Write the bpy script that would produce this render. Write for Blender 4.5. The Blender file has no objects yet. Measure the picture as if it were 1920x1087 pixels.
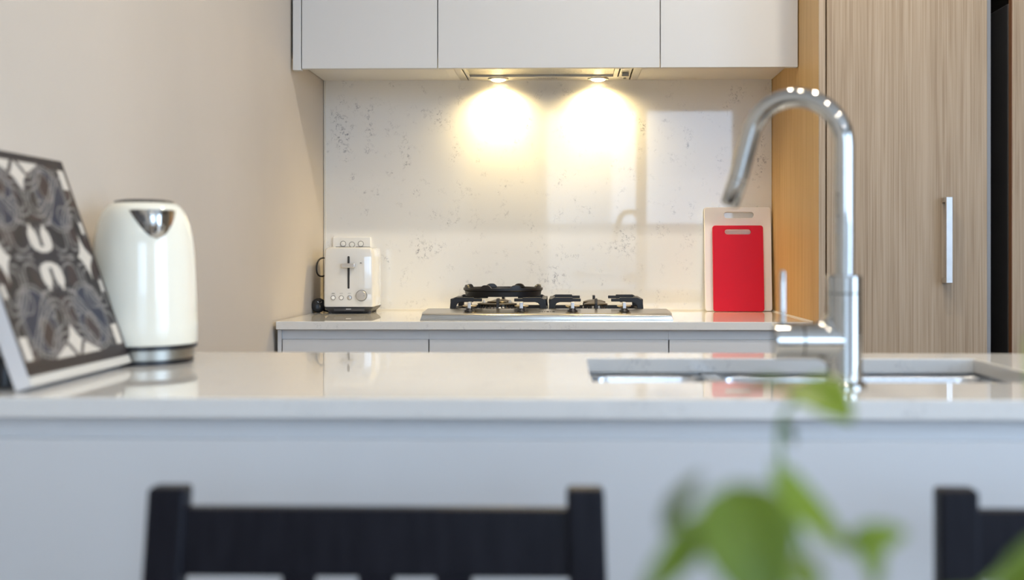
import bpy, bmesh, math, random
import numpy as np
from mathutils import Vector, Matrix
random.seed(7)
PI = math.pi
scene = bpy.context.scene
COL = scene.collection

# ------------------------------------------------------------------ camera
FPX, CX, CY, YAW = 2100.0, 1021.4, 478.0, math.radians(1.163)
CT = 0.92                      # height of both worktops
H = 0.1634                     # camera height above them
ZC = CT + H
cam = bpy.data.objects.new('camera', bpy.data.cameras.new('camera'))
COL.objects.link(cam)
cam.location = (0, 0, ZC)
cam.rotation_euler = (PI / 2, 0, YAW)
cam.data.sensor_width = 36.0
cam.data.lens = FPX / 1920 * 36
cam.data.shift_x = (960 - CX) / 1920
cam.data.shift_y = (CY - 543.5) / 1920
cam.data.clip_start = 0.05
cam.data.dof.use_dof = True
cam.data.dof.focus_distance = 3.0
cam.data.dof.aperture_fstop = 2.6
cam.data.dof.aperture_blades = 9
scene.camera = cam

# ------------------------------------------------------------------ world, large lights, exposure
world = bpy.data.worlds.new('overcast_sky')
scene.world = world
world.use_nodes = True
bg = world.node_tree.nodes['Background']
bg.inputs['Color'].default_value = (0.58, 0.78, 1.06, 1)
bg.inputs['Strength'].default_value = 4.2

def portal(loc, rot, sx, sy):
    l = bpy.data.lights.new('window_portal', 'AREA')
    l.shape = 'RECTANGLE'; l.size = sx; l.size_y = sy
    l.cycles.is_portal = True
    o = bpy.data.objects.new('window_portal', l)
    o.location = loc; o.rotation_euler = rot
    COL.objects.link(o)
portal((0.6, -2.62, 1.16), (PI / 2, 0, PI), 1.62, 2.31)
portal((2.72, -0.6, 1.35), (0, PI / 2, 0), 1.9, 2.4)

scene.view_settings.view_transform = 'Standard'
scene.view_settings.look = 'None'
scene.view_settings.exposure = 0.86
scene.view_settings.gamma = 1.0
scene.view_settings.use_curve_mapping = False
try:
    scene.cycles.sample_clamp_indirect = 6.0
    scene.cycles.caustics_reflective = False
    scene.cycles.max_bounces = 10
except Exception:
    pass

def at(px, py, Y):
    """pixel + depth plane Y -> world point"""
    c, s = math.cos(YAW), math.sin(YAW)
    t = (px - CX) / FPX
    X = Y * (t * c - s) / (c + t * s)
    d = -X * s + Y * c
    return Vector((X, Y, ZC - (py - CY) * d / FPX))
def ax(px, Y):
    return at(px, CY, Y).x

# ------------------------------------------------------------------ materials
MATS = {}
def mat(name, col, rough=0.5, metal=0.0, spec=0.5, coat=0.0, emit=None, estr=0.0, aniso=0.0):
    m = bpy.data.materials.new(name); m.use_nodes = True
    b = m.node_tree.nodes['Principled BSDF']
    b.inputs['Base Color'].default_value = (*col, 1)
    b.inputs['Roughness'].default_value = rough
    b.inputs['Metallic'].default_value = metal
    b.inputs['Specular IOR Level'].default_value = spec
    b.inputs['Coat Weight'].default_value = coat
    if coat: b.inputs['Coat Roughness'].default_value = 0.06
    if emit:
        b.inputs['Emission Color'].default_value = (*emit, 1)
        b.inputs['Emission Strength'].default_value = estr
    MATS[name] = m
    return m
def nd(m, typ, **kw):
    n = m.node_tree.nodes.new(typ)
    for k, v in kw.items(): setattr(n, k, v)
    return n
def lk(m, a, b): m.node_tree.links.new(a, b)
def bsdf(m): return m.node_tree.nodes['Principled BSDF']
def bump_noise(m, scale, strength, dist=0.001, detail=3):
    tc = nd(m, 'ShaderNodeTexCoord'); n = nd(m, 'ShaderNodeTexNoise')
    n.inputs['Scale'].default_value = scale; n.inputs['Detail'].default_value = detail
    lk(m, tc.outputs['Object'], n.inputs['Vector'])
    b = nd(m, 'ShaderNodeBump'); b.inputs['Strength'].default_value = strength; b.inputs['Distance'].default_value = dist
    lk(m, n.outputs['Fac'], b.inputs['Height']); lk(m, b.outputs['Normal'], bsdf(m).inputs['Normal'])
def tint_noise(m, c1, c2, scale, lo=0.35, hi=0.65, detail=4, vscale=(1, 1, 1)):
    tc = nd(m, 'ShaderNodeTexCoord'); mp = nd(m, 'ShaderNodeMapping'); mp.inputs['Scale'].default_value = vscale
    n = nd(m, 'ShaderNodeTexNoise'); n.inputs['Scale'].default_value = scale; n.inputs['Detail'].default_value = detail
    r = nd(m, 'ShaderNodeValToRGB')
    r.color_ramp.elements[0].position = lo; r.color_ramp.elements[0].color = (*c1, 1)
    r.color_ramp.elements[1].position = hi; r.color_ramp.elements[1].color = (*c2, 1)
    lk(m, tc.outputs['Object'], mp.inputs['Vector']); lk(m, mp.outputs['Vector'], n.inputs['Vector'])
    lk(m, n.outputs['Fac'], r.inputs['Fac']); lk(m, r.outputs['Color'], bsdf(m).inputs['Base Color'])
    return r

M_wall = mat('painted_plaster', (0.66, 0.59, 0.515), 0.75, spec=0.3)
tint_noise(M_wall, (0.56, 0.505, 0.44), (0.61, 0.55, 0.48), 1.6)
bump_noise(M_wall, 260, 0.08, 0.0006)
M_dwall = mat('living_room_paint', (0.42, 0.38, 0.34), 0.8)
bump_noise(M_dwall, 200, 0.05)
M_ceil = mat('ceiling_paint', (0.8, 0.79, 0.77), 0.85)
bump_noise(M_ceil, 200, 0.05)
M_door = mat('white_laminate', (0.655, 0.66, 0.665), 0.42, spec=0.4)
bump_noise(M_door, 500, 0.03, 0.0003)
M_carc = mat('white_carcass', (0.80, 0.78, 0.74), 0.5)
bump_noise(M_carc, 300, 0.03, 0.0003)
M_chrome = mat('polished_chrome', (0.64, 0.63, 0.61), 0.035, 1.0)
tint_noise(M_chrome, (0.50, 0.49, 0.465), (0.54, 0.53, 0.505), 12)
M_steel = mat('brushed_steel', (0.50, 0.47, 0.42), 0.2, 1.0)
tint_noise(M_steel, (0.47, 0.44, 0.39), (0.54, 0.51, 0.46), 60, vscale=(0.4, 12, 12))
M_sink = mat('sink_steel', (0.60, 0.61, 0.62), 0.30, 1.0)
tint_noise(M_sink, (0.54, 0.55, 0.56), (0.66, 0.67, 0.68), 40, vscale=(12, 0.5, 12))
M_ksteel = mat('kettle_base_steel', (0.36, 0.345, 0.30), 0.36, 1.0)
tint_noise(M_ksteel, (0.34, 0.325, 0.28), (0.38, 0.365, 0.32), 30)
M_hood = mat('hood_metal', (0.62, 0.60, 0.56), 0.38, 1.0)
tint_noise(M_hood, (0.58, 0.56, 0.52), (0.66, 0.64, 0.60), 50, vscale=(0.5, 10, 10))
M_iron = mat('cast_iron', (0.012, 0.012, 0.014), 0.42)
bump_noise(M_iron, 700, 0.25, 0.0006)
M_enam = mat('black_enamel', (0.010, 0.009, 0.009), 0.28)
tint_noise(M_enam, (0.008, 0.008, 0.008), (0.014, 0.012, 0.011), 40)
M_disc = mat('knob_golden_reflection', (0.66, 0.57, 0.40), 0.38, 0.8)  # steel knob discs with golden reflected light put into the tint
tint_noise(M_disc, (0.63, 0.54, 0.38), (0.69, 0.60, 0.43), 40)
M_cap = mat('enamel_warm_reflection', (0.10, 0.08, 0.05), 0.3, 0.7)  # dark enamel caps; their brassy reflection is put into the colour
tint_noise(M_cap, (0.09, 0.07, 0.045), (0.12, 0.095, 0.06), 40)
M_black = mat('black_plastic', (0.014, 0.014, 0.016), 0.32)
tint_noise(M_black, (0.012, 0.012, 0.014), (0.018, 0.018, 0.02), 30)
M_dark = mat('charcoal_plastic', (0.05, 0.05, 0.055), 0.4)
tint_noise(M_dark, (0.045, 0.045, 0.05), (0.058, 0.058, 0.062), 30)
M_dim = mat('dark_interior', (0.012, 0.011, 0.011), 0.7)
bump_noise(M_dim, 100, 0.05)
M_fridge = mat('fridge_charcoal', (0.022, 0.022, 0.025), 0.45)
tint_noise(M_fridge, (0.06, 0.06, 0.065), (0.07, 0.07, 0.075), 10)
M_cream = mat('cream_gloss', (0.80, 0.77, 0.66), 0.10, spec=0.5, coat=0.5)
bsdf(M_cream).inputs['Coat Roughness'].default_value = 0.02
tint_noise(M_cream, (0.90, 0.88, 0.76), (0.92, 0.90, 0.78), 5)
M_toast = mat('toaster_gloss', (0.80, 0.77, 0.71), 0.05, spec=0.6, coat=1.0)
tint_noise(M_toast, (0.77, 0.76, 0.73), (0.79, 0.78, 0.75), 6)
M_plate = mat('switch_plastic', (0.82, 0.80, 0.75), 0.3)
tint_noise(M_plate, (0.88, 0.87, 0.84), (0.90, 0.89, 0.86), 20)
M_grey = mat('grey_line', (0.30, 0.29, 0.28), 0.5)
M_satin = mat('satin_silver', (0.72, 0.71, 0.70), 0.3, 0.9)
tint_noise(M_satin, (0.70, 0.69, 0.68), (0.75, 0.74, 0.73), 40)
M_red = mat('red_board', (0.66, 0.006, 0.03), 0.42, spec=0.22)
bump_noise(M_red, 900, 0.25, 0.0004)
M_wboard = mat('white_board', (0.95, 0.93, 0.92), 0.42)
bsdf(M_wboard).inputs['Subsurface Weight'].default_value = 0.05
bsdf(M_wboard).inputs['Subsurface Radius'].default_value = (0.01, 0.008, 0.006)
bump_noise(M_wboard, 900, 0.2, 0.0004)
M_canvas = mat('canvas_edge', (0.72, 0.70, 0.69), 0.75)
bump_noise(M_canvas, 500, 0.2, 0.0005)
M_chair = mat('black_lacquer', (0.012, 0.012, 0.016), 0.38, spec=0.14)
tint_noise(M_chair, (0.006, 0.006, 0.010), (0.010, 0.010, 0.015), 14, vscale=(8, 8, 1))
M_seal = mat('sealant', (0.80, 0.76, 0.68), 0.4)
M_alu = mat('grey_edging', (0.24, 0.235, 0.235), 0.4, 0.2)
M_edge = mat('brown_edging', (0.22, 0.105, 0.055), 0.5)
M_floor = mat('timber_floor', (0.35, 0.25, 0.16), 0.4)
tint_noise(M_floor, (0.27, 0.18, 0.11), (0.42, 0.31, 0.20), 8, vscale=(1, 12, 1))
M_table = mat('table_oak', (0.40, 0.29, 0.18), 0.45)
tint_noise(M_table, (0.33, 0.23, 0.14), (0.46, 0.34, 0.22), 10, vscale=(1, 12, 4))
M_terra = mat('white_pot', (0.75, 0.74, 0.72), 0.35)
M_soil = mat('soil', (0.04, 0.026, 0.016), 0.95)
bump_noise(M_soil, 150, 0.8, 0.004)
M_stem = mat('green_stem', (0.16, 0.27, 0.05), 0.5)
M_ext = mat('added_building_render', (0.32, 0.31, 0.30), 0.9)
M_frame = mat('window_frame_metal', (0.10, 0.09, 0.08), 0.4, 0.3)
M_led = mat('hood_lamp_lens', (1, 0.9, 0.7), 0.3, emit=(1.0, 0.74, 0.36), estr=14)
M_dl = mat('downlight_lens', (1, 0.9, 0.7), 0.3, emit=(1.0, 0.78, 0.48), estr=40)
M_mark = mat('print_dark', (0.03, 0.03, 0.03), 0.5)
M_markl = mat('print_light', (0.75, 0.74, 0.72), 0.4)

def leaf_material(name, c1, c2):
    m = mat(name, c1, 0.4)
    tint_noise(m, c1, c2, 30)
    tr = nd(m, 'ShaderNodeBsdfTranslucent'); tr.inputs['Color'].default_value = (c2[0] * 1.6, c2[1] * 1.5, c2[2], 1)
    mx = nd(m, 'ShaderNodeMixShader'); mx.inputs['Fac'].default_value = 0.35
    out = m.node_tree.nodes['Material Output']
    lk(m, bsdf(m).outputs[0], mx.inputs[1]); lk(m, tr.outputs[0], mx.inputs[2]); lk(m, mx.outputs[0], out.inputs['Surface'])
    return m
M_leaf = leaf_material('leaf_green', (0.12, 0.20, 0.015), (0.19, 0.28, 0.022))
M_leafb = leaf_material('leaf_bright', (0.19, 0.29, 0.008), (0.25, 0.36, 0.015))
M_leafd = leaf_material('leaf_dull', (0.10, 0.15, 0.05), (0.14, 0.21, 0.07))

def sheer():
    m = mat('sheer_curtain', (0.85, 0.84, 0.80), 0.9)
    tr = nd(m, 'ShaderNodeBsdfTranslucent'); tr.inputs['Color'].default_value = (0.85, 0.83, 0.78, 1)
    mx = nd(m, 'ShaderNodeMixShader'); mx.inputs['Fac'].default_value = 0.6
    lk(m, bsdf(m).outputs[0], mx.inputs[1]); lk(m, tr.outputs[0], mx.inputs[2])
    tp_ = nd(m, 'ShaderNodeBsdfTransparent'); mx2 = nd(m, 'ShaderNodeMixShader'); mx2.inputs['Fac'].default_value = 0.45
    lk(m, mx.outputs[0], mx2.inputs[1]); lk(m, tp_.outputs[0], mx2.inputs[2])
    lk(m, mx2.outputs[0], m.node_tree.nodes['Material Output'].inputs['Surface'])
    return m
M_sheer = sheer()

def wood(name, c_lo, c_mid, c_hi):
    m = mat(name, c_mid, 0.48, spec=0.35)
    tc = nd(m, 'ShaderNodeTexCoord')
    def noise(vs, sc, det):
        mp = nd(m, 'ShaderNodeMapping'); mp.inputs['Scale'].default_value = vs
        n = nd(m, 'ShaderNodeTexNoise'); n.inputs['Scale'].default_value = sc; n.inputs['Detail'].default_value = det
        n.inputs['Distortion'].default_value = 0.1
        lk(m, tc.outputs['Object'], mp.inputs['Vector']); lk(m, mp.outputs['Vector'], n.inputs['Vector'])
        return n.outputs['Fac']
    fine = noise((1, 1, 0.010), 420, 2)
    mid = noise((1, 1, 0.018), 90, 3)
    broad = noise((1, 1, 0.02), 12, 2)
    def math_(op, a, b):
        n = nd(m, 'ShaderNodeMath', operation=op)
        for i, v in enumerate((a, b)):
            if isinstance(v, float): n.inputs[i].default_value = v
            else: lk(m, v, n.inputs[i])
        return n.outputs[0]
    v = math_('ADD', math_('ADD', math_('MULTIPLY', fine, 0.50), math_('MULTIPLY', mid, 0.24)), math_('MULTIPLY', broad, 0.26))
    r = nd(m, 'ShaderNodeValToRGB')
    e = r.color_ramp.elements
    e[0].position = 0.38; e[0].color = (*c_lo, 1)
    e[1].position = 0.60; e[1].color = (*c_hi, 1)
    k = e.new(0.48); k.color = (*c_mid, 1)
    lk(m, v, r.inputs['Fac']); lk(m, r.outputs['Color'], bsdf(m).inputs['Base Color'])
    b = nd(m, 'ShaderNodeBump'); b.inputs['Strength'].default_value = 0.15; b.inputs['Distance'].default_value = 0.0006
    lk(m, fine, b.inputs['Height']); lk(m, b.outputs['Normal'], bsdf(m).inputs['Normal'])
    return m
M_wood = wood('grey_oak_laminate', (0.30, 0.215, 0.14), (0.40, 0.305, 0.21), (0.47, 0.37, 0.27))
M_woodw = wood('oak_laminate_warm_lit', (0.47, 0.28, 0.10), (0.56, 0.35, 0.135), (0.62, 0.41, 0.175))  # same oak with the warm hood light put into its colour

def stone(name, clusters, k=1.0):
    """polished quartz: cream ground with clusters of fine grey squiggles"""
    m = mat(name, (0.80, 0.77, 0.725), 0.025, spec=0.5)
    tc = nd(m, 'ShaderNodeTexCoord')
    def M(op, a, b=0.0, c=None):
        n = nd(m, 'ShaderNodeMath', operation=op)
        for i, v in enumerate([a, b] + ([c] if c is not None else [])):
            if isinstance(v, (int, float)): n.inputs[i].default_value = v
            else: lk(m, v, n.inputs[i])
        return n.outputs[0]
    geo = nd(m, 'ShaderNodeNewGeometry').outputs['Position']
    dn = nd(m, 'ShaderNodeTexNoise'); dn.inputs['Scale'].default_value = 24; dn.inputs['Detail'].default_value = 3
    lk(m, geo, dn.inputs['Vector'])
    field = None
    for (x, y, z, rx, rz, w) in clusters:
        s = nd(m, 'ShaderNodeVectorMath', operation='SUBTRACT'); lk(m, geo, s.inputs[0]); s.inputs[1].default_value = (x, y, z)
        mu = nd(m, 'ShaderNodeVectorMath', operation='MULTIPLY'); lk(m, s.outputs[0], mu.inputs[0]); mu.inputs[1].default_value = (1 / rx, 1 / 0.3, 1 / rz)
        ln = nd(m, 'ShaderNodeVectorMath', operation='LENGTH'); lk(m, mu.outputs[0], ln.inputs[0])
        v = M('MULTIPLY', M('MAXIMUM', M('SUBTRACT', 1.25, ln.outputs['Value']), 0.0), float(w))
        field = v if field is None else M('MAXIMUM', field, v)
    if field is None:
        cn = nd(m, 'ShaderNodeTexNoise'); cn.inputs['Scale'].default_value = 5.5; cn.inputs['Detail'].default_value = 2
        lk(m, geo, cn.inputs['Vector'])
        field = M('MAXIMUM', M('MULTIPLY', M('SUBTRACT', cn.outputs['Fac'], 0.6), 6.0), 0.0)
    # squiggle lines: |noise-0.5| small
    sq = nd(m, 'ShaderNodeTexNoise'); sq.inputs['Scale'].default_value = 95; sq.inputs['Detail'].default_value = 2.5
    sq.inputs['Distortion'].default_value = 1.1
    lk(m, geo, sq.inputs['Vector'])
    line = M('SUBTRACT', 1.0, M('MINIMUM', M('MULTIPLY', M('ABSOLUTE', M('SUBTRACT', sq.outputs['Fac'], 0.5)), 17.0), 1.0))
    brk = nd(m, 'ShaderNodeTexNoise'); brk.inputs['Scale'].default_value = 70; brk.inputs['Detail'].default_value = 2
    lk(m, geo, brk.inputs['Vector'])
    bm_ = M('MAXIMUM', M('MINIMUM', M('MULTIPLY', M('SUBTRACT', brk.outputs['Fac'], 0.465), 9.0), 1.0), 0.0)
    fld = M('MINIMUM', M('MAXIMUM', M('MULTIPLY', M('ADD', field, M('MULTIPLY', M('SUBTRACT', dn.outputs['Fac'], 0.54), 3.0)), 1.1), 0.0), 1.0)
    msk = M('MULTIPLY', M('MULTIPLY', line, bm_), fld)
    msk = M('MULTIPLY', msk, 0.95)
    gn = nd(m, 'ShaderNodeTexNoise'); gn.inputs['Scale'].default_value = 420; gn.inputs['Detail'].default_value = 2
    lk(m, geo, gn.inputs['Vector'])
    base = nd(m, 'ShaderNodeMix', data_type='RGBA')
    base.inputs['A'].default_value = (0.84 * k, 0.825 * k, 0.79 * k, 1); base.inputs['B'].default_value = (0.89 * k, 0.875 * k, 0.845 * k, 1)
    lk(m, gn.outputs['Fac'], base.inputs['Factor'])
    mx = nd(m, 'ShaderNodeMix', data_type='RGBA'); mx.inputs['B'].default_value = (0.22, 0.22, 0.24, 1)
    lk(m, msk, mx.inputs['Factor']); lk(m, base.outputs['Result'], mx.inputs['A'])
    lk(m, mx.outputs['Result'], bsdf(m).inputs['Base Color'])
    return m
YW = 3.30                                   # face of the splashback
cl = []
for (px, py, rx, ry, w) in [(640, 240, 20, 62, 1.0), (692, 245, 12, 40, .9), (762, 300, 13, 22, 1), (822, 225, 32, 32, .75), (780, 362, 8, 14, 1.1),
                            (845, 400, 16, 26, .5), (992, 232, 12, 20, .8), (1172, 450, 26, 34, .8), (1030, 518, 26, 22, .95), (800, 462, 55, 24, .7),
                            (820, 520, 22, 10, .6), (1376, 180, 16, 26, .9), (1425, 300, 14, 55, .75), (1205, 240, 14, 26, .7), (1290, 262, 18, 30, .5),
                            (728, 500, 8, 26, .7), (1072, 480, 26, 8, .6), (1115, 358, 10, 10, .6), (1186, 335, 9, 16, .6), (850, 285, 22, 20, .4), (665, 210, 10, 16, .6)]:
    p = at(px, py, YW)
    cl.append((p.x, p.y, p.z, rx * YW / FPX, ry * YW / FPX, w))
M_splash = stone('quartz_splash', cl)
M_stone = stone('quartz_worktop', [], 0.86)

# ------------------------------------------------------------------ mesh helpers
ORG = {}
class MB:
    def __init__(s): s.v = []; s.f = []
    def add(s, vs, fs):
        o = len(s.v); s.v += [Vector(p) for p in vs]; s.f += [[i + o for i in f] for f in fs]; return s
    def box(s, x0, x1, y0, y1, z0, z1):
        vs = [(x, y, z) for z in (z0, z1) for y in (y0, y1) for x in (x0, x1)]
        return s.add(vs, [(0, 2, 3, 1), (4, 5, 7, 6), (0, 1, 5, 4), (1, 3, 7, 5), (3, 2, 6, 7), (2, 0, 4, 6)])
    def tube(s, pts, rad, seg=16, caps=True):
        pts = [Vector(p) for p in pts]; n = len(pts)
        if not hasattr(rad, '__len__'): rad = [rad] * n
        prev = None; rings = []
        for i, p in enumerate(pts):
            t = (pts[min(i + 1, n - 1)] - pts[max(i - 1, 0)]).normalized()
            if prev is None:
                a = Vector((0, 0, 1)) if abs(t.z) < 0.9 else Vector((1, 0, 0))
                u = t.cross(a).normalized()
            else:
                u = (prev - t * prev.dot(t)).normalized()
            prev = u; w = t.cross(u)
            rings.append([p + (u * math.cos(2 * PI * k / seg) + w * math.sin(2 * PI * k / seg)) * rad[i] for k in range(seg)])
        return s.loft(rings, caps)
    def loft(s, rings, caps=True):
        seg = len(rings[0]); vs = [p for r in rings for p in r]; fs = []
        for i in range(len(rings) - 1):
            for k in range(seg):
                a, b = i * seg + k, i * seg + (k + 1) % seg
                fs.append((a, b, b + seg, a + seg))
        if caps:
            fs.append(tuple(reversed(range(seg)))); fs.append(tuple((len(rings) - 1) * seg + k for k in range(seg)))
        return s.add(vs, fs)
    def lathe(s, prof, c, seg=40, caps=True, axis='z'):
        c = Vector(c); rings = []
        for (r, h) in prof:
            ring = []
            for k in range(seg):
                a = 2 * PI * k / seg
                if axis == 'z': ring.append(c + Vector((r * math.cos(a), r * math.sin(a), h)))
                elif axis == 'y': ring.append(c + Vector((r * math.cos(a), h, -r * math.sin(a))))
                else: ring.append(c + Vector((h, r * math.cos(a), r * math.sin(a))))
            rings.append(ring)
        return s.loft(rings, caps)
    def prism(s, poly, fn, t0, t1):
        """poly 2D outline; fn(u, v, t) -> point"""
        n = len(poly)
        vs = [fn(u, v, t0) for u, v in poly] + [fn(u, v, t1) for u, v in poly]
        fs = [tuple(reversed(range(n))), tuple(range(n, 2 * n))] + [(i, (i + 1) % n, n + (i + 1) % n, n + i) for i in range(n)]
        return s.add(vs, fs)
    def build(s, name, m, parent=None, origin=None, smooth=False, bevel=0.0, bseg=2, sub=0):
        if parent is not None: org = ORG[parent.name]
        elif origin is not None: org = Vector(origin)
        else:
            xs = [p.x for p in s.v]; ys = [p.y for p in s.v]; zs = [p.z for p in s.v]
            org = Vector(((min(xs) + max(xs)) / 2, (min(ys) + max(ys)) / 2, min(zs)))
        me = bpy.data.meshes.new(name)
        me.from_pydata([tuple(p - org) for p in s.v], [], s.f)
        bm = bmesh.new(); bm.from_mesh(me); bmesh.ops.recalc_face_normals(bm, faces=bm.faces); bm.to_mesh(me); bm.free()
        me.materials.append(m)
        o = bpy.data.objects.new(name, me); COL.objects.link(o)
        if parent is not None: o.parent = parent
        else: o.location = org
        ORG[o.name] = org
        if smooth:
            for p in me.polygons: p.use_smooth = True
            md = o.modifiers.new('es', 'EDGE_SPLIT'); md.split_angle = math.radians(38)
        if bevel:
            md = o.modifiers.new('bv', 'BEVEL'); md.width = bevel; md.segments = bseg; md.limit_method = 'ANGLE'; md.angle_limit = math.radians(40)
        if sub:
            md = o.modifiers.new('ss', 'SUBSURF'); md.levels = sub; md.render_levels = sub
        return o
def tag(o, label, cat, group=None):
    o['label'] = label; o['category'] = cat
    if group: o['group'] = group
    return o
def thing(name, loc, label, cat, group=None):
    o = bpy.data.objects.new(name, None); COL.objects.link(o); o.location = loc
    o.empty_display_size = 0.05; ORG[o.name] = Vector(loc)
    return tag(o, label, cat, group)
def struct(o):
    o['kind'] = 'structure'; return o
def box(name, m, dims, parent=None, bevel=0.0, **kw):
    return MB().box(*dims).build(name, m, parent, bevel=bevel, **kw)
def text_mesh(name, txt, size, m, parent, origin, ex, ey, ez, extrude=0.0002):
    """flat lettering: ex = reading direction, ey = up direction"""
    cu = bpy.data.curves.new('lettering', 'FONT'); cu.body = txt; cu.size = size; cu.extrude = extrude
    cu.align_x = 'CENTER'; cu.align_y = 'CENTER'; cu.space_character = 1.15
    t = bpy.data.objects.new('lettering', cu); COL.objects.link(t)
    bpy.context.view_layer.update()
    me = bpy.data.meshes.new_from_object(t.evaluated_get(bpy.context.evaluated_depsgraph_get()))
    COL.objects.unlink(t); bpy.data.objects.remove(t)
    ex, ey, ez = Vector(ex), Vector(ey), Vector(ez); o0 = Vector(origin) - ORG[parent.name]
    for v in me.vertices: v.co = o0 + ex * v.co.x + ey * v.co.y + ez * v.co.z
    me.materials.clear(); me.materials.append(m)
    o = bpy.data.objects.new(name, me); COL.objects.link(o); o.parent = parent; ORG[o.name] = ORG[parent.name]
    return o
def rrect(w, h, r, n=6, cx=0.0, cy=0.0):
    pts = []
    for (sx, sy, a0) in ((1, 1, 0), (-1, 1, 90), (-1, -1, 180), (1, -1, 270)):
        for k in range(n + 1):
            a = math.radians(a0 + 90 * k / n)
            pts.append((cx + sx * (w / 2 - r) + r * math.cos(a), cy + sy * (h / 2 - r) + r * math.sin(a)))
    return pts

# ------------------------------------------------------------------ room shell
XL, XR, XE = -0.7205, 0.600, 2.70          # left wall, timber panel face, right wall
YB = 3.32; YR = -2.60; ZT = 2.60
struct(box('floor', M_floor, (XL - .2, XE + .1, YR - .1, YB + .1, -0.1, 0)))
struct(box('ceiling', M_ceil, (XL - .2, XE + .1, YR - .1, YB + .1, ZT, ZT + .1)))
xw = lambda y: -.7215 - .0125 * (3.3 - y)               # the left wall runs very slightly out of square
b = MB().add([(x, y, z) for z in (0, ZT) for (x, y) in ((xw(YR - .1) - .1, YR - .1), (xw(YR - .1), YR - .1), (xw(YB + .1), YB + .1), (xw(YR - .1) - .1, YB + .1))],
             [(0, 3, 2, 1), (4, 5, 6, 7), (0, 1, 5, 4), (1, 2, 6, 5), (2, 3, 7, 6), (3, 0, 4, 7)])
struct(b.build('wall_left', M_wall))
struct(box('wall_back', M_wall, (XL, XE, YB, YB + .1, 0, ZT)))
b = MB().box(XL - .07, -0.21, YR - .1, YR, 0, ZT).box(1.40, XE, YR - .1, YR, 0, ZT).box(-0.21, 1.40, YR - .1, YR, 2.31, ZT)
struct(b.build('wall_rear', M_dwall))
b = MB().box(XE, XE + .1, YR - .1, -1.8, 0, ZT).box(XE, XE + .1, 0.6, YB + .1, 0, ZT).box(XE, XE + .1, -1.8, 0.6, 0, 0.4).box(XE, XE + .1, -1.8, 0.6, 2.3, ZT)
struct(b.build('wall_right', M_dwall))
b = MB().box(0.565, 0.65, YR - .08, YR - .02, 0, 2.31).box(-0.21, -0.17, YR - .08, YR - .02, 0, 2.31).box(1.36, 1.40, YR - .08, YR - .02, 0, 2.31).box(-0.17, 1.36, YR - .08, YR - .02, 2.27, 2.31)
struct(b.build('window_1', M_frame))
b = MB().box(XE + .02, XE + .08, -1.8, -1.76, 0.4, 2.3).box(XE + .02, XE + .08, 0.56, 0.6, 0.4, 2.3).box(XE + .02, XE + .08, -1.76, .56, 2.26, 2.3).box(XE + .02, XE + .08, -1.76, .56, .4, .44).box(XE + .02, XE + .08, -.63, -.57, .44, 2.26)
struct(b.build('window_2', M_frame))
# sheer curtain hanging inside the balcony door
c = MB(); nx = 90
vs = []; fs = []
for i in range(nx + 1):
    u = i / nx; x = -0.20 + 0.56 * u; y = YR + .08 + 0.028 * math.sin(u * 2 * PI * 7) + .01 * math.sin(u * 31)
    vs += [(x, y, 0.03), (x, y, 2.30)]
for i in range(nx): fs.append((2 * i, 2 * i + 2, 2 * i + 3, 2 * i + 1))
tag(c.add(vs, fs).build('sheer_curtain', M_sheer, smooth=True), 'white sheer curtain hanging at one side of the balcony door', 'curtain')
tag(box('added_building', M_ext, (-9, 14, -11, -9, -4, 1.52)), 'unseen grey building added to block the low sky across from the balcony door', 'building')  # unseen; added to darken the lower part of the window reflection

# ------------------------------------------------------------------ splashback
tag(box('splashback', M_splash, (XL + .003, XR - .001, YW, YB - .001, CT, ZC + .5165)), 'cream polished stone splashback with grey flecks behind the cooktop', 'splashback')

# ------------------------------------------------------------------ upper cabinets
YD = 2.92; ZB = ZC + .515; ZD = ZC + .488; ZU = 2.32
def upper(px0, px1, label, xr=None, xl=None, hood=False):
    x0 = ax(px0, YD) if xl is None else xl; x1 = ax(px1, YD) if xr is None else xr
    t = thing('wall_cabinet', ((x0 + x1) / 2, (YD + YW) / 2, ZD), label, 'cabinet', 'white wall cabinets')
    g = 0.0012
    if hood:
        b = MB().box(x0, x1, YD + .02, YW, ZB + .05, ZU)
        b.box(x0, HX0 - .001, YD + .02, YW, ZB, ZB + .05).box(HX1 + .001, x1, YD + .02, YW, ZB, ZB + .05)
        b.box(HX0 - .001, HX1 + .001, YD + .02, HY0 - .001, ZB, ZB + .05).box(HX0 - .001, HX1 + .001, HY1 + .001, YW, ZB, ZB + .05)
    else:
        b = MB().box(XL + .001 if x0 < -.6 else x0, x1, YD + .02, YW, ZB, ZU)
    b.build('body', M_carc, t)
    box('door', M_door, (x0 + g, x1 - g, YD, YD + .018, ZD, ZU), t, bevel=.001)
    return t
HX0, HX1, HY0, HY1 = -0.314, 0.2045, 2.985, 3.283
xa, xb, xc, xd = ax(565, YD), ax(820.5, YD), ax(1238, YD), XR - .001
upper(0, 0, 'white wall cabinet over the toaster, beside the beige wall', xl=xa, xr=xb - .0001)
upper(0, 0, 'wide white wall cabinet holding the range hood', xl=xb, xr=xc - .0001, hood=True)
upper(0, 0, 'white wall cabinet over the cutting boards, beside the timber panel', xl=xc, xr=xd)
tag(box('filler_strip', M_door, (XL + .001, xa - .001, YD - .001, YD + .018, ZD - .004, ZU), bevel=.001), 'narrow white filler strip between the wall cabinets and the beige wall', 'filler strip')

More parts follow.
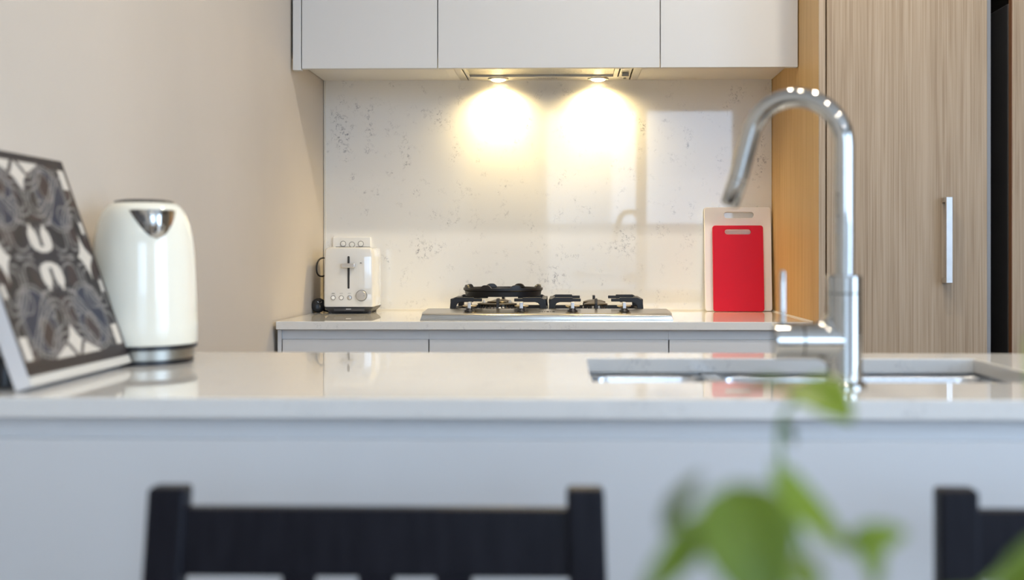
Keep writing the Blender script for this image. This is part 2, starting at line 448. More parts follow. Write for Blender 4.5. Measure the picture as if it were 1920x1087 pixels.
# ------------------------------------------------------------------ range hood
t = thing('range_hood', ((HX0 + HX1) / 2, (HY0 + HY1) / 2, ZB), 'stainless undermount range hood with two warm lamps over the cooktop', 'range hood')
zt = ZB - .003
box('housing', M_dim, (HX0 + .004, HX1 - .004, HY0 + .004, HY1 - .004, ZB + .012, ZB + .049), t)
fr = .022
b = MB().box(HX0, HX0 + fr, HY0, HY1, zt, ZB + .006).box(HX1 - fr, HX1, HY0, HY1, zt, ZB + .006)
b.box(HX0 + fr, HX1 - fr, HY0, HY0 + .012, zt, ZB + .006).box(HX0 + fr, HX1 - fr, HY1 - .004, HY1, zt, ZB + .006)
b.build('frame', M_hood, t, bevel=.0015)
fx0, fx1 = HX0 + fr + .006, 0.135
b = MB()
for i in range(150):                                      # woven filter wires
    x = fx0 + .006 + (fx1 - fx0 - .012) * i / 149
    b.box(x - .0009, x + .0009, HY0 + .014, 3.214, ZB + .0030, ZB + .0040)
for i in range(46):
    y = HY0 + .016 + (3.212 - HY0 - .016) * i / 45
    b.box(fx0 + .004, fx1 - .004, y - .0012, y + .0012, ZB + .0042, ZB + .0052)
o = b.build('filter_mesh', M_hood, t); o['kind'] = 'stuff'
box('filter_backing', M_hood, (fx0, fx1, HY0 + .013, 3.2165, ZB + .006, ZB + .011), t)
for (a, c) in ((fx0 - .003, fx0 + .005), (fx1 - .004, fx1 + .008)): box('filter_rail', M_hood, (a, c, HY0 + .0125, 3.219, zt, ZB + .004), t, bevel=.001)
box('lamp_panel', M_hood, (HX0 + fr + .003, HX1 - fr - .003, 3.222, HY1 - .009, zt, ZB + .006), t, bevel=.001)
box('control_panel', M_hood, (fx1 + .012, HX1 - fr - .004, HY0 + .014, 3.2195, zt, ZB + .006), t, bevel=.001)
cxh = (fx1 + .012 + HX1 - fr - .004) / 2
sw = MB().box(cxh - .010, cxh + .010, 3.148, 3.166, zt - .011, zt).build('switch', M_ksteel, t, bevel=.002)
box('switch_lever', M_ksteel, (cxh - .004, cxh + .004, 3.185, 3.194, zt - .012, zt), t, bevel=.0015)
for px in (934, 1121.5):
    lx, ly = ax(px, 3.245), 3.247
    rg = MB().lathe([(.0215, -.004), (.0285, -.004), (.0305, -.001), (.0305, .0)], (lx, ly, zt), 40, caps=False).build('lamp_ring', M_hood, t, smooth=True)
    MB().lathe([(.0005, -.0095), (.010, -.0088), (.018, -.0065), (.0225, -.003)], (lx, ly, zt), 40).build('lamp_lens', M_led, rg, smooth=True)
    l = bpy.data.lights.new('hood_lamp', 'SPOT'); l.energy = 7.2; l.color = (1.0, 0.76, 0.35)
    l.spot_size = math.radians(162); l.spot_blend = 1.0; l.shadow_soft_size = 0.018
    lo = bpy.data.objects.new('hood_lamp', l); lo.location = (lx, ly + .016, zt - .011); lo.rotation_euler = (0, 0, 0)
    COL.objects.link(lo)
b = MB()                                                  # unreadably small maker's line
for i, w in enumerate((.004, .003, .006, .004, .005, .003, .006, .004, .005)):
    b.box(-.084 + i * .0062, -.084 + i * .0062 + w * .8, 3.2415, 3.2445, zt - .0003, zt)
b.build('maker_mark', M_mark, t)

# ------------------------------------------------------------------ rear worktop and base cabinets
YC = 2.745
def slab_grid(xs, ys, z0, z1, skip):
    """slab with rectangular holes; cells in skip are left open"""
    vs = []; idx = {}; fs = []
    def V(i, j, k):
        if (i, j, k) not in idx:
            idx[(i, j, k)] = len(vs); vs.append((xs[i], ys[j], (z0, z1)[k]))
        return idx[(i, j, k)]
    nx_, ny_ = len(xs) - 1, len(ys) - 1
    full = lambda i, j: 0 <= i < nx_ and 0 <= j < ny_ and (i, j) not in skip
    for i in range(nx_):
        for j in range(ny_):
            if not full(i, j): continue
            fs.append((V(i, j, 1), V(i + 1, j, 1), V(i + 1, j + 1, 1), V(i, j + 1, 1)))
            fs.append((V(i, j, 0), V(i, j + 1, 0), V(i + 1, j + 1, 0), V(i + 1, j, 0)))
            if not full(i - 1, j): fs.append((V(i, j, 0), V(i, j, 1), V(i, j + 1, 1), V(i, j + 1, 0)))
            if not full(i + 1, j): fs.append((V(i + 1, j, 0), V(i + 1, j + 1, 0), V(i + 1, j + 1, 1), V(i + 1, j, 1)))
            if not full(i, j - 1): fs.append((V(i, j, 0), V(i + 1, j, 0), V(i + 1, j, 1), V(i, j, 1)))
            if not full(i, j + 1): fs.append((V(i, j + 1, 0), V(i, j + 1, 1), V(i + 1, j + 1, 1), V(i + 1, j + 1, 0)))
    return MB().add(vs, fs)
tag(box('stone_worktop', M_stone, (XL + .002, XR - .001, YC, YB - .0005, CT - .0203, CT - .0001), bevel=.0015), 'cream stone worktop carrying the cooktop and toaster', 'worktop')
struct(box('trim_1', M_seal, (XL + .003, XR - .003, YW - .004, YW, CT, CT + .004)))
struct(box('trim_2', M_seal, (XL + .0005, XL + .006, YW - .004, YW, CT + .004, ZB - .001)))
struct(box('trim_3', M_seal, (XR - .004, XR - .0005, YC + .002, YW - .004, CT, CT + .003)))
YF = YC + .014
x0 = ax(512, YC + .014)
bounds = [x0 + .022, ax(804, YF), ax(1254, YF), XR - .002]
labs = ['white base cabinet below the toaster', 'wide white base cabinet below the cooktop', 'white base cabinet below the cutting boards']
for i in range(3):
    a, c2 = bounds[i], bounds[i + 1]
    lft = XL + .003 if i == 0 else a
    t = thing('base_cabinet', ((a + c2) / 2, 3.0, 0), labs[i], 'cabinet', 'white base cabinets')
    b = MB().box(lft, c2 - .0003, YF + .0205, YB - .001, .1, CT - .021).box(lft, c2 - .0003, YF + .06, YB - .05, 0, .1)
    b.box(lft, c2 - .0003, YF + .008, YF + .0205, CT - .0448, CT - .021)
    if i == 0: b.box(XL + .003, a - .001, YF, YF + .0205, 0, CT - .021)
    b.build('body', M_door, t)
    box('door', M_door, (a + .0013, c2 - .0015, YF, YF + .018, .1, CT - .0452), t, bevel=.001)

# ------------------------------------------------------------------ tall timber units at the right
YP = 2.687
xp1, xd0, xd1 = ax(1547.5, YP), ax(1550.5, YP), ax(1857.5, YP)
t = thing('timber_end_panel', (XR + .01, 3.0, 0), 'grey oak end panel coloured as lit by the hood lamps, beside the cutting boards', 'panel')
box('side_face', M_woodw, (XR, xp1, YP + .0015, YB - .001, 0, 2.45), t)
o = box('front_edge', M_wood, (XR, xp1, YP, YP + .0014, 0, 2.45), t); o['label'] = 'grey oak front edge band'
t = thing('pantry_cabinet', ((xp1 + xd1) / 2, 3.0, 0), 'tall grey oak pantry cabinet with a slim steel bar handle', 'cabinet')
box('body', M_dim, (xp1 + .0005, xd1 - .004, YP + .021, YB - .001, 0, 2.45), t)
dr = box('door', M_wood, (xd0, xd1 - .0085, YP, YP + .019, .05, 2.44), t, bevel=.0006)
box('edge_strip', M_alu, (xd1 - .0085, xd1, YP, YP + .019, .05, 2.44), dr)
YHn = YP - .032
h0, h1 = at(1770, 369, YHn), at(1786.5, 530.5, YHn)
hd = MB().box(ax(1774.5, YHn), ax(1786.5, YHn), YHn, YHn + .009, h1.z, h0.z).build('handle', M_satin, dr, bevel=.0008)
for zz in (h0.z - .012, h1.z):
    hd2 = MB().box(ax(1774.5, YHn), ax(1774.5, YHn) + .013, YHn + .009, YP, zz, zz + .012).build('handle_foot', M_satin, dr, bevel=.0005)
xg = ax(1897, YP)
tag(box('refrigerator', M_fridge, (xg + .004, 1.72, 2.72, 3.28, 0.012, 1.69), bevel=.004), 'charcoal refrigerator standing in the dark gap beside the pantry', 'refrigerator')
t = thing('tall_timber_door', (1.35, YP, 0), 'grey oak tall door with brown edging across the dark gap from the pantry', 'door')
box('panel', M_wood, (xg + .0015, 1.70, YP, YP + .019, .05, 2.44), t, bevel=.0006)
box('edge_band', M_edge, (xg, xg + .0013, YP + .0005, YP + .019, .05, 2.44), t)
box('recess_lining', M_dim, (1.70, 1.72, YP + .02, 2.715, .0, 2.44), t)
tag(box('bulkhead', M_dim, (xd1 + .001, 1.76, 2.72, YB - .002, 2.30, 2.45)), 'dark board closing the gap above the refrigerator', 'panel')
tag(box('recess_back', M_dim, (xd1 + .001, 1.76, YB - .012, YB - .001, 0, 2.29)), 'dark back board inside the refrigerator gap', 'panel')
tag(box('fridge_side_panel', M_wood, (1.73, 1.75, YP, YB - .013, 0, 2.29)), 'grey oak side panel at the outer side of the refrigerator', 'panel')

# ------------------------------------------------------------------ kitchen island
IY0, IY1, IX0, IX1 = 1.271, 1.877, XL - .018, 1.30
SX0, SX1, SY0, SY1 = 0.0305, 0.640, 1.447, 1.778
o = slab_grid([IX0, SX0, SX1, IX1], [IY0, SY0, SY1, IY1], CT - .023, CT, {(1, 1)}).build('island_worktop', M_stone, bevel=.0016)
tag(o, 'polished cream stone worktop of the island with a sink cut-out', 'worktop')
t = thing('island_cabinet', (0.3, 1.57, 0), 'white island cabinet with a plain front and a finger-pull recess under the stone', 'cabinet')
PF = IY0 + .010
zt_ = CT - .0232
b = MB().box(IX0 + .001, IX1 - .02, PF + .030, PF + .045, .08, zt_).box(IX0 + .001, IX1 - .02, PF + .009, PF + .030, CT - .0483, zt_).box(IX0 + .001, IX1 - .02, IY1 - .05, IY1 - .035, .08, zt_)
b.box(IX0 + .001, IX0 + .017, PF + .045, IY1 - .05, .08, zt_).box(IX1 - .036, IX1 - .02, PF + .045, IY1 - .05, .08, zt_)
b.box(IX0 + .001, IX1 - .02, PF + .03, IY1 - .035, .06, .08).box(IX0 + .03, IX1 - .05, PF + .08, IY1 - .09, 0, .06)
b.build('body', M_door, t)
box('front_panel', M_door, (IX0 + .001, IX1 - .02, PF, PF + .030, .06, CT - .0485), t, bevel=.0012)

# ------------------------------------------------------------------ sink
t = thing('double_sink', ((SX0 + SX1) / 2, (SY0 + SY1) / 2, CT - .2), 'stainless undermount double bowl sink set into the island', 'sink')
zs = CT - .0255
def bowl(x0, x1, y0, y1):
    rings = []
    for (ins, z, r) in ((0.0, zs, .03), (.002, zs - .006, .03), (.006, zs - .15, .035), (.02, zs - .172, .04), (.05, zs - .176, .04)):
        w, h = x1 - x0 - 2 * ins, y1 - y0 - 2 * ins
        rings.append([Vector((u, v, z)) for u, v in rrect(w, h, min(r, w / 2.2, h / 2.2), 6, (x0 + x1) / 2, (y0 + y1) / 2)])
    b = MB().loft(rings, caps=False)
    n = len(rings[0]); b.f.append([len(b.v) - n + k for k in range(n)])
    o = b.build('bowl', M_sink, t, smooth=True)
    md = o.modifiers.new('so', 'SOLIDIFY'); md.thickness = .0012; md.offset = 1
    MB().lathe([(.038, .0012), (.030, .002), (.028, -.001), (.0005, -.002)], ((x0 + x1) / 2, (y0 + y1) / 2, zs - .176), 32).build('drain', M_chrome, o, smooth=True)
xm0, xm1 = .2105, .2335
bowl(SX0 + .004, xm0, SY0 - .004, SY1 + .004)
bowl(xm1, SX1 + .004, SY0 - .004, SY1 + .004)
b = MB().box(SX0 - .02, SX0 + .006, SY0 - .022, SY1 + .022, zs, zs + .0018).box(SX1 + .001, SX1 + .022, SY0 - .022, SY1 + .022, zs, zs + .0018)
b.box(SX0 + .006, SX1 + .001, SY0 - .022, SY0 - .003, zs, zs + .0018).box(SX0 + .006, SX1 + .001, SY1 + .003, SY1 + .022, zs, zs + .0018)
b.box(xm0 - .001, xm1 + .001, SY0 - .003, SY1 + .003, zs, zs + .0018)
b.build('flange', M_sink, t)

# ------------------------------------------------------------------ tap
FY = 1.402; FXc = ax(1582.5, FY)
t = thing('kitchen_tap', (FXc, FY, CT), 'tall chrome gooseneck kitchen tap with a side lever', 'tap')
MB().lathe([(.0275, 0), (.0275, .003), (.0245, .0065), (.0225, .0075)], (FXc, FY, CT), 48).build('base_ring', M_chrome, t, smooth=True)
zt0 = .115
MB().lathe([(.0222, .0075), (.0222, zt0), (.0215, zt0 + .0008)], (FXc, FY, CT), 56).build('column', M_chrome, t, smooth=True)
MB().lathe([(.0208, zt0 + .0009), (.0222, zt0 + .0018), (.0222, .1365), (.0205, .1385), (.0128, .139)], (FXc, FY, CT), 56).build('collar', M_chrome, t, smooth=True)
zv = H - (638 - 478) * FY / FPX
xv0, xv1, xvs = ax(1450, FY), FXc - .012, ax(1503, FY)
# valve body flares into the column
prof = []
for k in range(9):
    a = k / 8 * PI / 2
    prof.append((.0228 + .016 * (1 - math.cos(a)) ** 1.0, (FXc - .0215 - .016) + .016 * math.sin(a)))
rings = []
for (r, x) in [(.0215, xvs + .0006), (.0228, xvs + .0016)] + prof + [(.0388, FXc - .004)]:
    e = max(0, r - .0228)
    ring = []
    for k in range(48):
        a = 2 * PI * k / 48
        # flare grows up and down along the column only
        sa = math.sin(a); rz = min(r, .0228) + e * (max(0, abs(sa) - .55) / .45) ** 1.5 * (1.0 if sa > 0 else .6)
        ring.append(Vector((x, FY + min(r, .0226) * math.cos(a), CT + zv + rz * sa)))
    rings.append(ring)
MB().loft(rings).build('valve_body', M_chrome, t, smooth=True)
lv = MB().lathe([(.0205, xv0), (.0228, xv0 + .002), (.0228, xvs - .0008), (.0215, xvs)], (0, FY, CT + zv), 48, axis='x').build('lever_cap', M_chrome, t, smooth=True)
lx = ax(1467.5, FY)
ztop = H - (507 - 478) * FY / FPX
MB().tube([(lx, FY, CT + zv + .021), (lx, FY, CT + ztop - .002), (lx, FY, CT + ztop)], [.0036, .0036, .0028], 20).build('lever', M_chrome, lv, smooth=True)
# gooseneck: lies in an upright plane turned away from the camera
PSI = math.radians(26)
def arch(px, py):
    a = at(px, py, 1.0); d = (a - Vector((0, 0, ZC)))
    n = Vector((math.sin(PSI), math.cos(PSI), 0))        # plane normal
    k = n.dot(Vector((FXc, FY, 0))) / n.dot(Vector((d.x, d.y, 0)))
    return Vector((0, 0, ZC)) + d * k
path = [Vector((FXc, FY, CT + .135)), arch(1583, 450), arch(1583, 380), arch(1583, 320)]
cxp, cyp, rp = 1493.5, 272.5, 89.5
for k in range(0, 25):
    a = math.radians(161 * k / 24)
    path.append(arch(cxp + rp * math.cos(a), cyp - rp * 1.0 * math.sin(a)))
tip = arch(1367.5, 384); jn = arch(1384.5, 334.5)
sp = MB().tube(path + [path[-1].lerp(jn, .5), jn], .0124, 32).build('spout', M_chrome, t, smooth=True)
dd = (tip - jn).normalized()
MB().tube([jn + dd * .0005, jn + dd * .0012, jn + dd * .01, tip - dd * .002, tip], [.0118, .0126, .0127, .0124, .0108], 32).build('spray_head', M_chrome, t, smooth=True)
MB().tube([tip - dd * .001, tip + dd * .0012], [.0098, .0092], 24).build('nozzle', M_dark, t, smooth=True)
bpt = path[0]
box('badge', M_grey, (FXc - .0098, FXc - .0088, FY - .0095, FY - .0065, CT + .19, CT + .212), sp)

# ------------------------------------------------------------------ cooktop
CY0, CY1, CYm = 2.80, 3.255, 2.895
CX0, CX1 = ax(786, CY0) - .006, ax(1264, CY0) + .006
t = thing('gas_cooktop', ((CX0 + CX1) / 2, 3.02, CT), 'stainless gas cooktop with black pan supports set on the rear worktop', 'cooktop')
# front control panel: rising wedge with rounded corners
rc = .030
prof = [(0.0, .0), (0.0, .011), (.0012, .0138), (.004, .0152), (.03, .0175), (.075, .0238), (.092, .0254), (.095, .0245), (.095, .004), (.095, 0.0)]
rings = []
for (dy, z) in prof:
    # plan corner rounding: side inset shrinks with depth
    k = max(0.0, 1 - dy / .05)
    ins = .008 * (1 - math.sqrt(max(0, 1 - k * k))) if k > 0 else 0
    side = .017 * (max(0, z) / .0254) ** 1.7
    rings.append((ins + side, dy, z))
xsn = 24
b = MB(); vs = []; fs = []
for (ins, dy, z) in rings:
    for i in range(xsn + 1):
        u = i / xsn
        vs.append((CX0 + ins + (CX1 - CX0 - 2 * ins) * u, CY0 + dy, CT + z))
n1 = xsn + 1
for r in range(len(rings)):
    r2 = (r + 1) % len(rings)
    for i in range(xsn): fs.append((r * n1 + i, r * n1 + i + 1, r2 * n1 + i + 1, r2 * n1 + i))
fs.append(tuple(r * n1 for r in range(len(rings)))); fs.append(tuple(reversed([r * n1 + xsn for r in range(len(rings))])))
b.add(vs, fs).build('control_panel', M_steel, t, smooth=True)
box('tray', M_steel, (CX0 + .004, CX1 - .004, CYm + .0005, CY1, CT, CT + .008), t, bevel=.003)
text_mesh('maker_name', 'Miele', .014, M_mark, t, (ax(1025, 2.85), CY0 + .048, CT + .0203), (1.25, 0, 0), (0, .996, .085), (0, -.085, .996))
for px in (880, 977.5, 1073.5, 1170.5):
    kx, ky, kz = ax(px, 2.856), 2.856, CT + .0198
    kb = MB().lathe([(.0145, 0), (.0138, .0015), (.0085, .0055), (.0075, .0085)], (kx, ky, kz), 32).build('knob', M_black, t, smooth=True)
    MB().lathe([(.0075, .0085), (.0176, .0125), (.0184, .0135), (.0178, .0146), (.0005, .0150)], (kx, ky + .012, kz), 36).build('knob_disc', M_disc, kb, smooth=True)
    MB().box(kx - .0044, kx + .0044, ky - .007, ky + .024, kz + .0015, kz + .0235).build('knob_grip', M_satin, kb, bevel=.0012)
    box('knob_mark', M_mark, (kx - .0225, kx - .0210, ky + .004, ky + .007, kz + .0004, kz + .001), kb)
GT = .0520
def grate(pxl, pxr, cap_front):
    xl, xr = ax(pxl, 2.95), ax(pxr, 2.95); xm = (xl + xr) / 2
    g = MB()
    z0 = CT + .0082
    bw = .011
    # base frame
    ya, yb = 2.925, 3.225
    g.box(xl, xl + bw, ya, yb, z0, z0 + .0125).box(xr - bw, xr, ya, yb, z0, z0 + .0125)
    g.box(xl + bw, xr - bw, ya, ya + bw, z0, z0 + .005).box(xl + bw, xr - bw, yb - bw, yb, z0, z0 + .012)
    o = g.build('pan_support', M_iron, t, bevel=.0015)
    def finger(side, y, reach):
        s = 1 if side == 'l' else -1
        xb = xl if side == 'l' else xr
        zt2 = GT
        pl = []
        pl += [(0, .0205), (.0015, zt2 - .016), (.006, zt2 - .005), (.016, zt2)]
        pl += [(reach - .022, zt2), (reach - .022, zt2 - .003), (reach, zt2 - .003), (reach, zt2 - .011), (reach - .022, zt2 - .011), (reach - .024, zt2 - .0125)]
        pl += [(.030, zt2 - .0125), (.022, zt2 - .015), (.0175, zt2 - .021), (.0165, .0205)]
        MB().prism(pl, lambda u, v, w: (xb + s * u, y + w, CT + v), -.0055, .0055).build('finger', M_iron, o, bevel=.0012)
    for y in (2.952, 3.175):
        finger('l', y, .085); finger('r', y, .085)
    for xb_ in (xl + .0005, xr - .0145):
        MB().box(xb_, xb_ + .014, 2.9577, 3.1693, CT + GT - .0175, CT + GT - .004).build('side_bar', M_iron, o, bevel=.002)
    def yfinger(yb_, s, reach):
        zt2 = GT - .003
        pl = [(0, .0205), (.001, zt2 - .012), (.006, zt2), (reach, zt2), (reach, zt2 - .010), (.018, zt2 - .012), (.012, zt2 - .018), (.011, .0205)]
        MB().prism(pl, lambda u, v, w: (xm + w, yb_ + s * u, CT + v), -.0035, .0035).build('finger', M_iron, o, bevel=.001)
    yfinger(ya, 1, .045); yfinger(yb, -1, .05)
    # cross rail between front and rear burners
    pl = [(xl + .001, .0205), (xl + .001, .026), (xr - .001, .026), (xr - .001, .0205)]
    return xl, xr, xm
def burner(x, y, r, big=False):
    MB().lathe([(r * 1.16, 0), (r * 1.14, .0055)], (x, y, CT + .0081), 40).build('burner_seat', M_steel, t, smooth=True)
    z = CT + .0137
    b0 = MB().lathe([(r * 1.06, 0), (r * 1.06, .004), (r * .96, .010), (r * .9, .0165), (.001, .0165)], (x, y, z), 44).build('burner', M_steel, t, smooth=True)
    s = MB()
    nt = 30 if big else 22
    for k in range(nt):
        a = 2 * PI * k / nt; rr = r * .965
        cx_, cy_ = x + rr * math.cos(a), y + rr * math.sin(a); tx, ty = -math.sin(a) * .0011, math.cos(a) * .0011
        ux, uy = math.cos(a) * .002, math.sin(a) * .002
        s.add([(cx_ + sx * tx + sy * ux, cy_ + sx * ty + sy * uy, z + zz) for zz in (.008, .0165) for sy in (-1, 1) for sx in (-1, 1)],
              [(0, 2, 3, 1), (4, 5, 7, 6), (0, 1, 5, 4), (1, 3, 7, 5), (3, 2, 6, 7), (2, 0, 4, 6)])
    s.build('flame_slots', M_mark, b0)
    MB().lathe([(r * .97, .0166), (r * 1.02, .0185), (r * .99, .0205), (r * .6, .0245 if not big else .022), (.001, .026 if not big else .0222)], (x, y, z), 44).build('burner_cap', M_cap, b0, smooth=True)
    if big:
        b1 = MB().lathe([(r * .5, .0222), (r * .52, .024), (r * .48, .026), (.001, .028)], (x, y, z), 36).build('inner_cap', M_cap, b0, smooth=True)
        for s_ in (-1, 1):
            MB().lathe([(.0045, .0205), (.0045, .026), (.002, .030)], (x + s_ * r * .66, y - .004, z), 16).build('igniter', M_plate, b0, smooth=True)
l0, l1, lm = grate(843.5, 1024.5, False)
r0, r1, rm = grate(1028.5, 1206.5, False)
burner(ax(932, 3.0), 3.005, .0525, True)
burner(ax(940, 3.16), 3.15, .030)
burner(ax(1117, 2.99), 2.99, .0315)
burner(ax(1114, 3.14), 3.135, .031)

# wok ring resting on the left pan support
WY = 3.062; WX = ax(943.5, WY)
t = thing('wok_ring', (WX, WY, CT + GT), 'black cast iron wok ring resting on the cooktop pan support', 'wok ring')
z = CT + GT + .0004
b = MB().lathe([(.1025, 0), (.1045, .013), (.1085, .0165), (.1085, .0225), (.104, .0225), (.100, .013), (.097, 0)], (WX, WY, z), 72, caps=False)
n = 72
b.f += [[6 * n + k, 6 * n + (k + 1) % n, (k + 1) % n, k] for k in range(n)]
b.build('ring', M_iron, t, smooth=True)
for k in range(8):
    a0 = math.radians(22 + 45 * k)
    lug = []
    vs = []; fs = []
    m_ = 8
    hs = .0085
    for i in range(m_ + 1):
        a = a0 + math.radians(-9 + 18 * i / m_); e = 1 - (abs(i / m_ - .5) * 2) ** 3
        for (r, zz) in ((.100, .020), (.1075, .020), (.1065, .0225 + hs * e), (.1005, .0225 + hs * e)):
            vs.append((WX + r * math.cos(a), WY + r * math.sin(a), z + zz))
    for i in range(m_):
        for j in range(4):
            fs.append((i * 4 + j, i * 4 + (j + 1) % 4, i * 4 + 4 + (j + 1) % 4, i * 4 + 4 + j))
    fs.append((0, 1, 2, 3)); fs.append(tuple(m_ * 4 + j for j in (3, 2, 1, 0)))
    MB().add(vs, fs).build('lug', M_iron, t, bevel=.0008)

# ------------------------------------------------------------------ power outlet
p0, p1 = at(625, 444.5, YW), at(696, 489, YW)
t = thing('power_outlet', ((p0.x + p1.x) / 2, YW, p1.z), 'cream double power outlet on the splashback behind the toaster', 'power outlet')
pl = rrect(p1.x - p0.x, p0.z - p1.z, .003, 4, (p0.x + p1.x) / 2, (p0.z + p1.z) / 2)
MB().prism(pl, lambda u, v, w: (u, YW + w, v), -.009, -.0002).build('plate', M_plate, t, bevel=.0015)
for px, py in ((643.5, 457), (660, 458.5), (676.5, 457)):
    c0 = at(px, py, YW - .009)
    rg = MB().lathe([(.0088, 0), (.0088, -.0007), (.0072, -.0007), (.0072, 0)], (c0.x, YW - .0092, c0.z), 28, caps=False, axis='y').build('switch_surround', M_alu, t)
    MB().lathe([(.0071, -.0003), (.0068, -.0025), (.0005, -.0032)], (c0.x, YW - .009, c0.z), 28, axis='y').build('switch', M_plate, rg, smooth=True)

# ------------------------------------------------------------------ toaster
TY0, TY1 = 3.105, 3.262
tl, tr = ax(605.5, TY0), ax(699, TY0)
zb = H - (575.5 - 478) * TY0 / FPX; ztp = H - (463 - 478) * TY0 / FPX
t = thing('toaster', ((tl + tr) / 2, TY0 + .08, CT), 'cream gloss toaster with lever and dial by the splashback corner', 'toaster')
# body: slightly bowed front, rounded corners, lofted up
W = tr - tl; cxm = (tl + tr) / 2
def ring_t(z, ins):
    pts = []
    w = W / 2 - ins; y0 = TY0 + ins; y1 = TY1 - ins; r = .018
    def arc(cx_, cy_, a0, a1, n=8):
        for k in range(n + 1):
            a = math.radians(a0 + (a1 - a0) * k / n); pts.append(Vector((cx_ + r * math.cos(a), cy_ + r * math.sin(a), CT + z)))
    rt = .012
    # bowed front
    nfr = 12
    for k in range(nfr + 1):
        u = -1 + 2 * k / nfr
        pts.append(Vector((cxm + u * (w - .006), y0 + .005 * abs(u) ** 2.6, CT + z)))
    for k in range(1, 6):
        a = PI / 2 * k / 6
        pts.append(Vector((cxm + w - .006 + .006 * math.sin(a), y0 + .005 + .012 * (1 - math.cos(a)), CT + z)))
    arc(cxm + w - r, y1 - r, 0, 90); arc(cxm - w + r, y1 - r, 90, 180)
    for k in range(5, 0, -1):
        a = PI / 2 * k / 6
        pts.append(Vector((cxm - w + .006 - .006 * math.sin(a), y0 + .005 + .012 * (1 - math.cos(a)), CT + z)))
    return pts
rr = [(zb, .001), (zb + .004, 0), (zb + .06, 0.0002), (ztp - .03, .0012), (ztp - .008, .003), (ztp - .003, .006), (ztp, .014)]
bd = MB().loft([ring_t(z, i) for z, i in rr]).build('body', M_toast, t, smooth=True)
for dx in (-.028, .028):
    box('bread_slot', M_mark, (cxm + dx - .012, cxm + dx + .012, TY0 + .03, TY1 - .03, CT + ztp, CT + ztp + .0015), bd)
MB().loft([ring_t(z, i) for z, i in ((zb - .0215, .022), (zb - .018, .016), (zb - .006, .003), (zb - .0003, .0005))]).build('base', M_dark, t, smooth=True)
tp = lambda px, py, dy=0: at(px, py, TY0 - dy)
c1, c2_ = tp(626.5, 579), tp(683, 584)
tray_ = MB().prism(rrect(c2_.x - c1.x, .008, .001, 3, (c1.x + c2_.x) / 2, (c1.z + c2_.z) / 2 + .0015), lambda u, v, w: (u, TY0 + w, v), -.0015, .012).build('crumb_tray', M_dark, t, bevel=.0006)
c0 = tp(653.5, 574.5)
b = MB()
for i in range(6): b.box(c0.x - .0068 + i * .0024, c0.x - .0068 + i * .0024 + .0018, TY0 - .0018, TY0 - .0014, c1.z - .0012, c1.z + .0008)
b.build('badge', M_markl, tray_)
for (fx_, fy_) in ((620, TY0 + .026), (692, TY0 + .026), (625, TY1 - .03), (701.5, TY1 - .03)):
    x_ = ax(fx_, fy_ )
    x_ = min(max(x_, cxm - W / 2 + .016), cxm + W / 2 - .012)
    MB().lathe([(.0062, 0), (.0068, .002), (.0058, .012), (.0058, zb - .018)], (x_, fy_, CT), 20).build('foot', M_dark, t, smooth=True)
# lever slot and lever
s0, s1 = tp(651.6, 480), tp(655.4, 541)
MB().prism(rrect(s1.x - s0.x, s0.z - s1.z, .0024, 5, (s0.x + s1.x) / 2, (s0.z + s1.z) / 2), lambda u, v, w: (u, TY0 + w, v), -.0006, .002).build('lever_slot', M_mark, bd)
l0_, l1_ = tp(639, 493.5, .012), tp(665.5, 502, .012)
MB().prism(rrect(l1_.x - l0_.x, l0_.z - l1_.z, .0045, 6, (l0_.x + l1_.x) / 2, (l0_.z + l1_.z) / 2), lambda u, v, w: (u, TY0 - .004 + w, v), -.012, 0).build('lever', M_satin, t, bevel=.002)
box('lever_stem', M_dark, (s0.x + .0006, s1.x - .0006, TY0 - .005, TY0, l1_.z + .002, l0_.z - .002), t)
for i, px in enumerate((624.8, 640, 655.3)):
    c0 = tp(px, 558)
    rg = MB().lathe([(.0066, .002), (.0066, -.001), (.0052, -.0012), (.0052, .002)], (c0.x, TY0, c0.z), 28, caps=False, axis='y').build('button_ring', M_grey, t, smooth=True)
    MB().lathe([(.0051, .001), (.0049, -.0022), (.0005, -.003)], (c0.x, TY0, c0.z), 28, axis='y').build('button', M_plate if i < 2 else M_satin, rg, smooth=True)
    b = MB()
    for j in range(4):
        b.box(c0.x - .0042 + j * .0022, c0.x - .0042 + j * .0022 + .0015, TY0 - .0004, TY0 + .002, c0.z + .0115, c0.z + .0127)
    b.build('caption', M_grey, bd)
c0 = tp(677.7, 554)
rg = MB().lathe([(.0158, .004), (.0158, -.001), (.0146, -.0015), (.0146, .004)], (c0.x, TY0, c0.z), 40, caps=False, axis='y').build('dial_ring', M_grey, t, smooth=True)
dl = MB().lathe([(.0145, .003), (.0140, -.007), (.0128, -.0085), (.0005, -.0088)], (c0.x, TY0, c0.z), 40, axis='y').build('dial', M_satin, t, smooth=True)
box('dial_mark', M_grey, (c0.x + .006, c0.x + .011, TY0 - .0091, TY0 - .0086, c0.z - .0005, c0.z + .0005), dl)
c0 = tp(676.3, 492.8)
MB().box(c0.x - .0016, c0.x + .0018, TY0 - .0003, TY0 + .002, c0.z - .0008, c0.z + .0008).build('logo', M_mark, bd)
